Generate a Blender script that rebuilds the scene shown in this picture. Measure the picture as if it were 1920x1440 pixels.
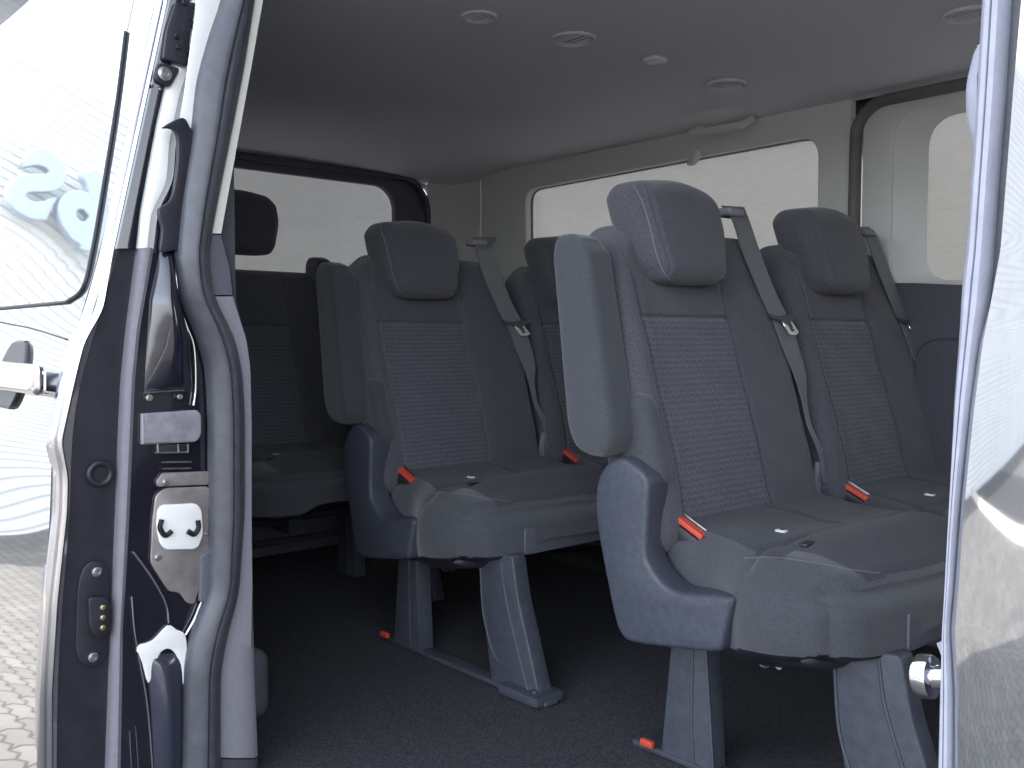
import bpy, bmesh, math, random
from mathutils import Vector, Matrix
random.seed(7)
for o in list(bpy.data.objects): bpy.data.objects.remove(o)
SC = bpy.context.scene; COL = SC.collection
# ---------------------------------------------------------------- camera
FPX, CX, CY, CAMH = 1767.0, 960.0, 720.0, 0.80
PIT = math.atan(85/FPX)
F0 = Vector((-.7467, .6652, 0)).normalized(); RT = Vector((F0.y, -F0.x, 0)); U0 = Vector((0, 0, 1))
FW = F0*math.cos(PIT) - U0*math.sin(PIT); UP = U0*math.cos(PIT) + F0*math.sin(PIT)
CP = Vector((0, 0, CAMH))
cd = bpy.data.cameras.new('camera'); cam = bpy.data.objects.new('camera', cd); COL.objects.link(cam)
cd.sensor_width = 36; cd.lens = FPX/1920*36; cd.clip_start = .02; cd.clip_end = 3000
cam.matrix_world = Matrix.Translation(CP) @ Matrix((RT, UP, -FW)).transposed().to_4x4()
SC.camera = cam
# ---------------------------------------------------------------- light
SUN_AZ = Vector((-.22, .975)); SUN_EL = 31
w = bpy.data.worlds.new("World"); SC.world = w; w.use_nodes = True
nt = w.node_tree; bg = nt.nodes['Background']; sk = nt.nodes.new('ShaderNodeTexSky')
sk.sky_type = 'NISHITA'; sk.sun_disc = False; sk.sun_elevation = math.radians(SUN_EL)
sk.sun_rotation = math.atan2(SUN_AZ.x, SUN_AZ.y); sk.air_density = 1.0; sk.dust_density = 3.0; sk.ozone_density = .6
hs = nt.nodes.new('ShaderNodeHueSaturation'); hs.inputs['Saturation'].default_value = .38
nt.links.new(sk.outputs[0], hs.inputs['Color']); nt.links.new(hs.outputs[0], bg.inputs[0]); bg.inputs[1].default_value = .15
sl = bpy.data.lights.new('sun', 'SUN'); sl.energy = 3.2; sl.angle = math.radians(.6); sl.color = (1, .94, .85)
so = bpy.data.objects.new('sun', sl); COL.objects.link(so)
e = math.radians(SUN_EL); sd = Vector((SUN_AZ.normalized().x*math.cos(e), SUN_AZ.normalized().y*math.cos(e), math.sin(e)))
so.rotation_euler = sd.to_track_quat('Z', 'Y').to_euler(); so.location = sd*30
SC.view_settings.view_transform = 'Standard'; SC.view_settings.look = 'None'
SC.view_settings.exposure = 2.92; SC.view_settings.gamma = 1; SC.view_settings.use_curve_mapping = False
SC.render.engine = 'CYCLES'
SC.cycles.max_bounces = 8; SC.cycles.diffuse_bounces = 5; SC.cycles.transparent_max_bounces = 12

# ---------------------------------------------------------------- tracing helpers (photo pixel -> point of a real plane)
def ray(x, y): return FW + RT*((x-CX)/FPX) - UP*((y-CY)/FPX)
def at(x, y, P, N):
    r = ray(x, y); P = Vector(P); N = Vector(N)
    return CP + r*((P-CP).dot(N)/r.dot(N))
def onX(x, y, v): return at(x, y, (v, 0, 0), (1, 0, 0))
def onY(x, y, v): return at(x, y, (0, v, 0), (0, 1, 0))
def onZ(x, y, v): return at(x, y, (0, 0, v), (0, 0, 1))

# ---------------------------------------------------------------- materials
def lin(c): return tuple((v/12.92 if v <= .04045 else ((v+.055)/1.055)**2.4) for v in c)
def mat(name, col, rough=.6, metal=0, coat=0, bump=None, var=.0, vscale=20, spec=.5, sheen=0, alt=None, ior=1.5):
    m = bpy.data.materials.new(name); m.use_nodes = True; t = m.node_tree; b = t.nodes['Principled BSDF']
    b.inputs['Base Color'].default_value = (*col, 1); b.inputs['Roughness'].default_value = rough
    b.inputs['Metallic'].default_value = metal; b.inputs['Coat Weight'].default_value = coat; b.inputs['Coat Roughness'].default_value = .03
    b.inputs['Specular IOR Level'].default_value = spec; b.inputs['Sheen Weight'].default_value = sheen; b.inputs['IOR'].default_value = ior
    tc = t.nodes.new('ShaderNodeTexCoord')
    if var or alt:
        n = t.nodes.new('ShaderNodeTexNoise'); n.inputs['Scale'].default_value = vscale; n.inputs['Detail'].default_value = 4
        t.links.new(tc.outputs['Object'], n.inputs['Vector'])
        r = t.nodes.new('ShaderNodeValToRGB'); c2 = alt or tuple(min(1, c*(1+var)) for c in col); c1 = col if alt else tuple(c*(1-var) for c in col)
        r.color_ramp.elements[0].position = .35; r.color_ramp.elements[1].position = .65
        r.color_ramp.elements[0].color = (*c1, 1); r.color_ramp.elements[1].color = (*c2, 1)
        t.links.new(n.outputs['Fac'], r.inputs[0]); t.links.new(r.outputs[0], b.inputs['Base Color'])
    if bump:
        sc, st, det = bump
        n = t.nodes.new('ShaderNodeTexNoise'); n.inputs['Scale'].default_value = sc; n.inputs['Detail'].default_value = det
        t.links.new(tc.outputs['Object'], n.inputs['Vector'])
        bp = t.nodes.new('ShaderNodeBump'); bp.inputs['Strength'].default_value = st; bp.inputs['Distance'].default_value = .002
        t.links.new(n.outputs['Fac'], bp.inputs['Height']); t.links.new(bp.outputs[0], b.inputs['Normal'])
    return m
M = {}
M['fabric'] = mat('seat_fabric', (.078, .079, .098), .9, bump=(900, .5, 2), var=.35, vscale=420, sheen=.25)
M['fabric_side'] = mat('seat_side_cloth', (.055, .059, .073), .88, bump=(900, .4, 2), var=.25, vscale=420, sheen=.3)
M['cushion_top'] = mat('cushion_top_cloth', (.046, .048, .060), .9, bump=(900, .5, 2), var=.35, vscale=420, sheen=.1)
M['plastic'] = mat('grained_plastic', (.062, .07, .095), .42, bump=(700, .35, 2), var=.12, vscale=90)
M['leg'] = mat('leg_plastic', (.06, .067, .088), .5, bump=(600, .3, 2), var=.12, vscale=60)
M['belt'] = mat('belt_webbing', (.19, .195, .215), .6, bump=(700, .5, 2), var=.1, vscale=200)
M['red'] = mat('red_button', (.62, .075, .045), .45, var=.08)
M['dark'] = mat('dark_plastic', (.02, .021, .03), .4, var=.15, bump=(300, .2, 2))
M['chrome'] = mat('chrome', (.8, .8, .82), .12, 1, var=.05)
M['steel'] = mat('steel', (.5, .5, .5), .35, 1, var=.15, vscale=60)
M['thread'] = mat('grey_thread', (.2, .205, .24), .8)
M['headliner'] = mat('headliner_felt', (.74, .74, .79), .95, bump=(1200, .5, 2), var=.07, vscale=500)
M['cream'] = mat('cream_trim', (.68, .685, .68), .7, bump=(700, .3, 2), var=.03, vscale=200)
M['grey_trim'] = mat('grey_trim', (.25, .245, .285), .65, bump=(700, .3, 2), var=.05, vscale=200)
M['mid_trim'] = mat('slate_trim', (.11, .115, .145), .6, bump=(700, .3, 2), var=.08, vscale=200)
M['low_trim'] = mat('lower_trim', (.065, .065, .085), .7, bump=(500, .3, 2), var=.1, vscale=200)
M['rubber'] = mat('seal_rubber', (.075, .078, .096), .36, bump=(260, .15, 3), var=.12, vscale=40)
M['strip'] = mat('grey_strip', (.20, .19, .225), .55, bump=(600, .3, 2), var=.05, vscale=90)
M['pale_strip'] = mat('pale_strip', (.36, .37, .45), .5, bump=(300, .2, 2), var=.06, vscale=60)
M['paint'] = mat('black_gloss_paint', (.012, .012, .020), .12, 0, 1, bump=(18, .03, 2), spec=.6, var=.1, vscale=8)
M['paint_refl'] = mat('black_mirror_paint', (.50, .51, .54), .035, .9, 1, var=.02, vscale=3)
M['satin'] = mat('satin_black_paint', (.020, .020, .031), .38, 0, .15, bump=(400, .15, 2), var=.15, vscale=30)
M['rim'] = mat('silver_edge', (.62, .62, .66), .18, 1, 0, var=.1, vscale=6)
M['carpet'] = mat('carpet', (.016, .016, .022), 1, bump=(260, 1, 4), alt=(.07, .07, .085), vscale=330)
M['grey_pad'] = mat('grey_pad', (.26, .25, .29), .5, bump=(300, .3, 3), var=.15, vscale=50)
M['plate'] = mat('latch_plate_metal', (.36, .33, .33), .4, .6, bump=(120, .1, 2), var=.15, vscale=30)
M['black'] = mat('matt_black', (.006, .006, .012), .6)
M['label'] = mat('white_label', (.7, .7, .72), .5, var=.05)
M['white_led'] = mat('white_lamp_cover', (.75, .75, .76), .3, var=.03)

def knit(name, c1, c2):
    m = mat(name, c1, .9, sheen=.25); t = m.node_tree; b = t.nodes['Principled BSDF']
    tc = t.nodes.new('ShaderNodeTexCoord'); mp = t.nodes.new('ShaderNodeMapping'); mp.inputs['Scale'].default_value = (1, 1, 1)
    t.links.new(tc.outputs['Object'], mp.inputs[0])
    sp = t.nodes.new('ShaderNodeSeparateXYZ'); t.links.new(mp.outputs[0], sp.inputs[0])
    def mth(op, a, bb=None):
        n = t.nodes.new('ShaderNodeMath'); n.operation = op
        for i, v in enumerate((a, bb)):
            if v is None: continue
            if isinstance(v, (int, float)): n.inputs[i].default_value = v
            else: t.links.new(v, n.inputs[i])
        return n.outputs[0]
    y = sp.outputs[1]; z = mth('ADD', sp.outputs[2], mth('MULTIPLY', sp.outputs[0], -.4))
    # horizontal ribs broken by a zigzag
    zig = mth('PINGPONG', y, .009)
    h1 = mth('SINE', mth('MULTIPLY', mth('ADD', z, mth('MULTIPLY', zig, .35)), 2*math.pi/.0125))
    nz = t.nodes.new('ShaderNodeTexNoise'); nz.inputs['Scale'].default_value = 160; t.links.new(tc.outputs['Object'], nz.inputs['Vector'])
    h2 = mth('SINE', mth('MULTIPLY', y, 2*math.pi/.009))
    h = mth('ADD', mth('ADD', mth('MULTIPLY', h1, .6), mth('MULTIPLY', h2, .25)), mth('MULTIPLY', mth('SUBTRACT', nz.outputs['Fac'], .5), 3))
    rp = t.nodes.new('ShaderNodeMapRange'); rp.inputs[1].default_value = -1.2; rp.inputs[2].default_value = 1.2; t.links.new(h, rp.inputs[0])
    mx = t.nodes.new('ShaderNodeMix'); mx.data_type = 'RGBA'; t.links.new(rp.outputs[0], mx.inputs[0])
    mx.inputs[6].default_value = (*c1, 1); mx.inputs[7].default_value = (*c2, 1); t.links.new(mx.outputs[2], b.inputs['Base Color'])
    bp = t.nodes.new('ShaderNodeBump'); bp.inputs['Strength'].default_value = .5; bp.inputs['Distance'].default_value = .0015
    t.links.new(h, bp.inputs['Height']); t.links.new(bp.outputs[0], b.inputs['Normal'])
    return m
M['knit'] = knit('ribbed_seat_cloth', (.058, .061, .080), (.125, .13, .16))

def pane_mat(k, solid=.93):
    m = bpy.data.materials.new('frosted_grey_glass'); m.use_nodes = True; t = m.node_tree; t.nodes.remove(t.nodes['Principled BSDF'])
    out = t.nodes['Material Output']; mix = t.nodes.new('ShaderNodeMixShader'); tr = t.nodes.new('ShaderNodeBsdfTransparent'); tl = t.nodes.new('ShaderNodeBsdfTranslucent')
    g = t.nodes.new('ShaderNodeBsdfGlossy'); g.inputs['Roughness'].default_value = .05; g.inputs['Color'].default_value = (1, 1, 1, 1)
    mix2 = t.nodes.new('ShaderNodeMixShader'); mix2.inputs[0].default_value = .04
    n = t.nodes.new('ShaderNodeTexNoise'); n.inputs['Scale'].default_value = 22; n.inputs['Detail'].default_value = 6; n.inputs['Roughness'].default_value = .7
    tc = t.nodes.new('ShaderNodeTexCoord'); mp = t.nodes.new('ShaderNodeMapping'); mp.inputs['Scale'].default_value = (1, 1, 5)
    mp.inputs['Rotation'].default_value = (.1, .25, 0)
    t.links.new(tc.outputs['Object'], mp.inputs[0]); t.links.new(mp.outputs[0], n.inputs[0])
    r = t.nodes.new('ShaderNodeValToRGB'); r.color_ramp.elements[0].position = .3; r.color_ramp.elements[1].position = .7
    r.color_ramp.elements[0].color = (k*.93, k*.95, k*.97, 1); r.color_ramp.elements[1].color = (k*1.05, k*1.07, k*1.09, 1)
    t.links.new(n.outputs[0], r.inputs[0]); t.links.new(r.outputs[0], tl.inputs[0])
    tr.inputs[0].default_value = (.5, .52, .54, 1); mix.inputs[0].default_value = solid
    t.links.new(tr.outputs[0], mix.inputs[1]); t.links.new(tl.outputs[0], mix.inputs[2])
    t.links.new(mix.outputs[0], mix2.inputs[1]); t.links.new(g.outputs[0], mix2.inputs[2]); t.links.new(mix2.outputs[0], out.inputs[0])
    return m
M['pane'] = pane_mat(.125, .90); M['pane_rear'] = pane_mat(.215)

# ---------------------------------------------------------------- object helpers
def wpos(o):
    v = Vector((0, 0, 0))
    while o: v += o.location; o = o.parent
    return v
def link(name, me, m, parent=None, label=None, smooth=True, loc=None):
    mats = m if isinstance(m, (list, tuple)) else [m]
    if not me.materials:
        for x in mats: me.materials.append(x)
    o = bpy.data.objects.new(name, me); COL.objects.link(o)
    off = wpos(parent)
    if parent: o.parent = parent
    if loc is not None: o.location = Vector(loc)-off; off = Vector(loc)
    me.transform(Matrix.Translation(-off))
    if smooth:
        me.polygons.foreach_set('use_smooth', [True]*len(me.polygons))
        try: me.set_sharp_from_angle(angle=math.radians(42))
        except Exception: pass
    if label: o['label'] = label
    return o
def mesh(v, f, name='m'):
    me = bpy.data.meshes.new(name); me.from_pydata([tuple(x) for x in v], [], f); me.update()
    bm = bmesh.new(); bm.from_mesh(me); bmesh.ops.recalc_face_normals(bm, faces=bm.faces); bm.to_mesh(me); bm.free()
    return me
def empty(name, loc, label=None, cat=None, group=None):
    o = bpy.data.objects.new(name, None); COL.objects.link(o); o.location = loc; o.empty_display_size = .1
    if label: o['label'] = label
    if cat: o['category'] = cat
    if group: o['group'] = group
    return o
def join(ms):
    bm = bmesh.new()
    for m_ in ms: bm.from_mesh(m_)
    me = bpy.data.meshes.new('j'); bm.to_mesh(me); bm.free(); return me
def box(x0, x1, y0, y1, z0, z1, bev=0, seg=3):
    bm = bmesh.new(); bmesh.ops.create_cube(bm, size=1)
    for v in bm.verts: v.co = Vector(((x0+x1)/2+v.co.x*(x1-x0), (y0+y1)/2+v.co.y*(y1-y0), (z0+z1)/2+v.co.z*(z1-z0)))
    if bev: bmesh.ops.bevel(bm, geom=bm.edges[:], offset=bev, segments=seg, affect='EDGES', profile=.5)
    me = bpy.data.meshes.new('b'); bm.to_mesh(me); bm.free(); return me
def rbox(c, s, r, n, fn=None):
    """rounded box made of a fine quad grid, then deformed by fn(p, q) where q is the -1..1 position"""
    idx = {}; vs = []; fs = []
    h = [x/2 for x in s]
    def lat(k, m_):  # denser towards ends
        t = -1+2*k/m_; return math.sin(t*math.pi/2)*.45+t*.55
    def vid(i, j, k):
        key = (i, j, k)
        if key not in idx:
            q = Vector((lat(i, n[0]), lat(j, n[1]), lat(k, n[2]))); p = Vector((q.x*h[0], q.y*h[1], q.z*h[2]))
            cl = Vector([max(-(h[a]-r), min(h[a]-r, p[a])) for a in range(3)]); d = p-cl
            if d.length > 1e-9: p = cl+d.normalized()*r
            p = p+Vector(c)
            if fn: p = Vector(fn(p, q))
            idx[key] = len(vs); vs.append(p)
        return idx[key]
    for a, (u, v_) in enumerate(((1, 2), (2, 0), (0, 1))):
        for side in (0, n[a]):
            for i in range(n[u]):
                for j in range(n[v_]):
                    def K(ii, jj):
                        t = [0, 0, 0]; t[a] = side; t[u] = ii; t[v_] = jj; return vid(*t)
                    fs.append((K(i, j), K(i+1, j), K(i+1, j+1), K(i, j+1)))
    return mesh(vs, fs)
def cr(pts, n=8, closed=False):
    """Catmull-Rom through points"""
    P = [Vector(p) for p in pts]; out = []; N = len(P)
    rng = range(N) if closed else range(N-1)
    for i in rng:
        p1, p2 = P[i], P[(i+1) % N]
        p0 = P[(i-1) % N] if closed or i > 0 else p1*2-p2
        p3 = P[(i+2) % N] if closed or i+2 < N else p2*2-p1
        for k in range(n):
            t = k/n
            out.append(.5*((2*p1)+(p2-p0)*t+(2*p0-5*p1+4*p2-p3)*t*t+(3*p1-p0-3*p2+p3)*t**3))
    if not closed: out.append(P[-1].copy())
    return out
def rrect(x0, x1, y0, y1, r, n=6):
    out = []
    for cx, cy, a0 in ((x1-r, y1-r, 0), (x0+r, y1-r, 90), (x0+r, y0+r, 180), (x1-r, y0+r, 270)):
        for k in range(n+1):
            a = math.radians(a0+90*k/n); out.append(Vector((cx+r*math.cos(a), cy+r*math.sin(a))))
    return out
def fillet(pts, r, n=5):
    P = [Vector(p[:2]) for p in pts]; out = []; N = len(P)
    for i in range(N):
        rr = r[i] if isinstance(r, (list, tuple)) else r
        a, b, c = P[i-1], P[i], P[(i+1) % N]
        d1 = (a-b); d2 = (c-b); L = min(rr, d1.length*.48, d2.length*.48)
        s, e_ = b+d1.normalized()*L, b+d2.normalized()*L
        for k in range(n+1):
            t = k/n; out.append(s*(1-t)**2+b*2*t*(1-t)+e_*t*t)
    return out
def plate(outer, holes, th, mapfn, bev=0, res=0):
    """flat plate with holes; outer/holes are 2D loops; mapfn(u, v, w) -> world; w runs 0..th"""
    cu = bpy.data.curves.new('c', 'CURVE'); cu.dimensions = '2D'; cu.fill_mode = 'BOTH'
    for loop in [outer]+holes:
        s = cu.splines.new('POLY'); s.points.add(len(loop)-1); s.use_cyclic_u = True
        for p, q in zip(s.points, loop): p.co = (q[0], q[1], 0, 1)
    cu.extrude = max(th/2-bev, .0001); cu.bevel_depth = bev; cu.bevel_resolution = 2 if bev else 0; cu.offset = -bev
    o = bpy.data.objects.new('t', cu); COL.objects.link(o); dg = bpy.context.evaluated_depsgraph_get(); dg.update()
    me = bpy.data.meshes.new_from_object(o.evaluated_get(dg)); bpy.data.objects.remove(o)
    me.materials.clear()
    bm = bmesh.new(); bm.from_mesh(me); bmesh.ops.remove_doubles(bm, verts=bm.verts, dist=1e-5)
    for v in bm.verts: v.co = Vector(mapfn(v.co.x, v.co.y, v.co.z+th/2))
    bmesh.ops.recalc_face_normals(bm, faces=bm.faces)
    bm.to_mesh(me); bm.free(); return me
def tube(path, r, n=10, closed=False, ry=None, up=None, prof=None):
    P = [Vector(p) for p in path]; N = len(P); vs = []; fs = []
    prev = None
    for i, p in enumerate(P):
        if closed: t = P[(i+1) % N]-P[i-1]
        else: t = P[min(i+1, N-1)]-P[max(i-1, 0)]
        t.normalize()
        if up is not None: a = Vector(up)
        else: a = prev if prev is not None else (Vector((0, 0, 1)) if abs(t.z) < .9 else Vector((1, 0, 0)))
        b = t.cross(a).normalized(); a = b.cross(t).normalized(); prev = a
        R_ = r[i] if isinstance(r, (list, tuple)) else r; ry_ = ry if ry is not None else R_
        for k in range(n):
            an = 2*math.pi*k/n; m_ = prof(an) if prof else 1
            vs.append(p+b*math.cos(an)*R_*m_+a*math.sin(an)*ry_*m_)
    for i in range(N if closed else N-1):
        for k in range(n):
            fs.append((i*n+k, i*n+(k+1) % n, ((i+1) % N)*n+(k+1) % n, ((i+1) % N)*n+k))
    if not closed: fs.append(tuple(range(n))); fs.append(tuple((N-1)*n+k for k in range(n)))
    return mesh(vs, fs)
def cyl(c, axis, r, h, n=24, bev=0):
    bm = bmesh.new(); bmesh.ops.create_cone(bm, cap_ends=True, segments=n, radius1=r, radius2=r, depth=h)
    if bev: bmesh.ops.bevel(bm, geom=[e_ for e_ in bm.edges if len(e_.link_faces) == 2 and any(len(f.verts) > 4 for f in e_.link_faces)], offset=bev, segments=2, affect='EDGES', profile=.5)
    q = Vector(axis).to_track_quat('Z', 'Y').to_matrix().to_4x4()
    bmesh.ops.transform(bm, matrix=Matrix.Translation(Vector(c)) @ q, verts=bm.verts)
    me = bpy.data.meshes.new('c'); bm.to_mesh(me); bm.free(); return me
def torus(c, axis, R_, r, n=28, k=8):
    q = Vector(axis).to_track_quat('Z', 'Y').to_matrix()
    return tube([Vector(c)+q @ Vector((R_*math.cos(2*math.pi*i/n), R_*math.sin(2*math.pi*i/n), 0)) for i in range(n)], r, k, True)
def interp(pts, y):
    """x of a traced edge at picture height y (pts sorted by y)"""
    if y <= pts[0][1]:
        a, b = pts[0], pts[1]
    elif y >= pts[-1][1]: a, b = pts[-2], pts[-1]
    else:
        for a, b in zip(pts, pts[1:]):
            if a[1] <= y <= b[1]: break
        return a[0]+(b[0]-a[0])*(y-a[1])/max(b[1]-a[1], 1e-6)
    return a[0]+(b[0]-a[0])*(y-a[1])/max(b[1]-a[1], 1e-6)
def smooth_edge(pts, s=26):
    def f(y):
        wsum = 0; v = 0
        for k in range(-4, 5):
            g = math.exp(-.5*(k/2)**2); v += g*interp(pts, y+k*s/4); wsum += g
        return v/wsum
    return f
def ribbon(left, right, y0, y1, surf, prof, n=90, thick=.01, sm=26):
    """band between two traced edges on the real surface `surf(px,py)` (returns point, outward normal); prof: list of (u 0..1, height)"""
    L = smooth_edge(left, sm) if callable(left) is False else left; R_ = smooth_edge(right, sm) if callable(right) is False else right
    vs = []; fs = []; K = len(prof)+2
    for i in range(n+1):
        y = y0+(y1-y0)*i/n
        a, na = surf(L(y), y); b, nb = surf(R_(y), y); nn = (na+nb).normalized()
        for u, h in prof: vs.append(a.lerp(b, u)+nn*h)
        vs.append(b-nn*thick); vs.append(a-nn*thick)
    for i in range(n):
        for k in range(K):
            fs.append((i*K+k, i*K+(k+1) % K, (i+1)*K+(k+1) % K, (i+1)*K+k))
    fs.append(tuple(range(K))); fs.append(tuple(n*K+k for k in range(K)))
    return mesh(vs, fs)
def SX(v): return lambda x, y: (onX(x, y, v), Vector((1, 0, 0)))
def SY(v): return lambda x, y: (onY(x, y, v), Vector((0, -1, 0)))
def dome(h, n=8, flat=1.0): return [(.5-.5*math.cos(math.pi*k/n), h*max(0, math.sin(math.pi*k/n))**flat) for k in range(n+1)]
FLAT = [(0, 0), (1, 0)]

# ================================================================= SETTING
def ground():
    m = bpy.data.materials.new('block_paving'); m.use_nodes = True; t = m.node_tree; b = t.nodes['Principled BSDF']; b.inputs['Roughness'].default_value = .85
    tc = t.nodes.new('ShaderNodeTexCoord'); sp = t.nodes.new('ShaderNodeSeparateXYZ'); t.links.new(tc.outputs['Object'], sp.inputs[0])
    def mth(op, a, bb=None):
        n = t.nodes.new('ShaderNodeMath'); n.operation = op
        for i, v in enumerate((a, bb)):
            if v is None: continue
            if isinstance(v, (int, float)): n.inputs[i].default_value = v
            else: t.links.new(v, n.inputs[i])
        return n.outputs[0]
    zx = mth('MULTIPLY', mth('PINGPONG', sp.outputs[1], .045), .5); zy = mth('MULTIPLY', mth('PINGPONG', sp.outputs[0], .045), .5)
    cb = t.nodes.new('ShaderNodeCombineXYZ'); t.links.new(mth('ADD', sp.outputs[0], zx), cb.inputs[0]); t.links.new(mth('ADD', sp.outputs[1], zy), cb.inputs[1])
    br = t.nodes.new('ShaderNodeTexBrick'); t.links.new(cb.outputs[0], br.inputs[0]); br.inputs['Scale'].default_value = 1
    br.inputs['Brick Width'].default_value = .18; br.inputs['Row Height'].default_value = .09; br.inputs['Mortar Size'].default_value = .006; br.inputs['Mortar Smooth'].default_value = .2
    br.inputs['Color1'].default_value = (.155, .15, .14, 1); br.inputs['Color2'].default_value = (.115, .112, .105, 1); br.inputs['Mortar'].default_value = (.03, .03, .028, 1)
    nz = t.nodes.new('ShaderNodeTexNoise'); nz.inputs['Scale'].default_value = 3; nz.inputs['Detail'].default_value = 8; t.links.new(tc.outputs['Object'], nz.inputs[0])
    mx = t.nodes.new('ShaderNodeMix'); mx.data_type = 'RGBA'; mx.blend_type = 'MULTIPLY'; mx.inputs[0].default_value = .5
    t.links.new(br.outputs[0], mx.inputs[6]); t.links.new(nz.outputs[0], mx.inputs[7]); t.links.new(mx.outputs[2], b.inputs[0])
    bp = t.nodes.new('ShaderNodeBump'); bp.inputs['Distance'].default_value = .006; bp.invert = True; t.links.new(br.outputs['Fac'], bp.inputs['Height']); t.links.new(bp.outputs[0], b.inputs['Normal'])
    s = 400
    o = link('pavement', mesh([(-s, -s, -.55), (s, -s, -.55), (s, s, -.55), (-s, s, -.55)], [(0, 1, 2, 3)]), m); o['kind'] = 'structure'
ground()
am = mat('asphalt', (.022, .022, .025), .95, bump=(60, .5, 4), var=.3, vscale=6)
rd = link('added_road', mesh([(-40, -8.6, -.546), (40, -8.6, -.546), (40, -5.2, -.546), (-40, -5.2, -.546)], [(0, 1, 2, 3)]), am, smooth=False); rd['kind'] = 'structure'  # unseen strip, added to put a dark band in the front door's reflection
kb = link('added_kerb', box(-40, 40, -5.19, -5.05, -.56, -.45, .01), mat('kerb_stone', (.4, .39, .37), .8, var=.1), smooth=False); kb['kind'] = 'structure'  # unseen edge stone, added for the front door's reflection

# ---------------------------------------------------------------- dealership hall seen mirrored in the door
def hall():
    X = -9.0
    root = empty('building', (X, -5, -.55), 'white corrugated hall with pale blue letters, mirrored in the open door at left', 'building')
    wm = mat('white_cladding', (.74, .75, .75), .5, var=.03, vscale=2)
    vs = []; fs = []; z = -.55; y0, y1 = -15, 5.5; n = 0
    step = .075
    zs = []
    while z < 3.85:
        zs += [(z, 0), (z+.012, -.02), (z+.02, -.02), (z+.032, 0)]; z += step
    for z, d in zs: vs += [(X+d, y0, z), (X+d, y1, z)]
    for i in range(len(zs)-1): fs.append((2*i, 2*i+1, 2*i+3, 2*i+2))
    link('wall', mesh(vs, fs), wm, root, smooth=False)
    link('side_wall', box(X-8, X-.06, y0, y1, -.55, 3.9), wm, root, smooth=False)
    lm = mat('pale_blue_letter', (.44, .52, .60), .4, var=.04); le = mat('letter_edge', (.85, .86, .86), .4)
    def letter(ch, Y, Z, size):
        cu = bpy.data.curves.new('x', 'FONT'); cu.body = ch; cu.size = size; cu.extrude = .06; cu.offset = .045*size/1.2; cu.align_x = 'CENTER'; cu.align_y = 'CENTER'; cu.bevel_depth = .012
        o = bpy.data.objects.new('t', cu); COL.objects.link(o); dg = bpy.context.evaluated_depsgraph_get(); dg.update()
        me = bpy.data.meshes.new_from_object(o.evaluated_get(dg)); bpy.data.objects.remove(o); me.materials.clear()
        # faces +X, reads left to right for somebody looking along -X : text x -> +Y
        me.transform(Matrix(((0, 0, 1, X+.17), (1, 0, 0, Y), (0, 1, 0, Z), (0, 0, 0, 1))))
        l = link('letter', me, lm, root, smooth=False); return l
    letter('S', LET[0][0], LET[0][1], LET[0][2]); letter('6', LET[1][0], LET[1][1], LET[1][2])
LET = [(-.62, 2.78, .75), (-1.03, 2.85, .75)]

# ================================================================= THE VAN
van = empty('passenger_van', (-1.0, 1.6, -.55), 'black passenger van with its side door slid open, seen from outside', 'van')
# --- door skin profile Y(z) traced along the door's front edge, plane X=-1.62
RIM_L = [(300, -60), (293, 0), (240, 240), (187, 480), (165, 560), (143, 623), (120, 680), (105, 745), (88, 830), (100, 880), (98, 960), (80, 1127), (70, 1293), (70, 1440), (68, 1600)]
RIM_R = [(323, -60), (315, 0), (264, 240), (212, 480), (197, 580), (160, 640), (143, 713), (117, 830), (130, 897), (128, 960), (110, 1127), (100, 1293), (100, 1440), (98, 1600)]
XD = -1.62
rl = smooth_edge(RIM_L)
skin_prof = []
for i in range(60):
    y = -60+1560*i/59; p = onX(rl(y), y, XD); skin_prof.append((p.z, p.y))
skin_prof.sort()
_raw = list(skin_prof)
def _sm(z):
    ws = [math.exp(-((z-a)/.085)**2) for a, b in _raw]; s0 = sum(ws); mz = sum(w_*a for w_, (a, b) in zip(ws, _raw))/s0
    my = sum(w_*b for w_, (a, b) in zip(ws, _raw))/s0; c = sum(w_*(a-mz)*(b-my) for w_, (a, b) in zip(ws, _raw)); v = sum(w_*(a-mz)**2 for w_, (a, b) in zip(ws, _raw))
    return my+c/v*(z-mz)
def _pf(z):
    if z > .98: return _sm(.98)+(_sm(1.36)-_sm(.98))/.38*(z-.98)
    return _sm(max(-.02, z))
skin_prof = [(-.5+2.4*i/240, _pf(-.5+2.4*i/240)) for i in range(241)]
_t = [b for a, b in skin_prof]
for _ in range(30): _t = [_t[0]]+[(_t[i-1]+2*_t[i]+_t[i+1])/4 for i in range(1, 240)]+[_t[240]]
skin_prof = [(a, b) for (a, _), b in zip(skin_prof, _t)]
def sy(z):
    P = skin_prof
    if z <= P[0][0]: return P[0][1]
    if z >= P[-1][0]:
        a, b = P[-2], P[-1]; return b[1]+(b[1]-a[1])/(b[0]-a[0])*(z-b[0])
    for a, b in zip(P, P[1:]):
        if a[0] <= z <= b[0]: return a[1]+(b[1]-a[1])*(z-a[0])/(b[0]-a[0])
def on_skin(px, py, off=0, dy=0):
    z = 1.0
    for _ in range(25):
        p = onY(px, py, sy(z)+dy-off); z = p.z
    return p
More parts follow.
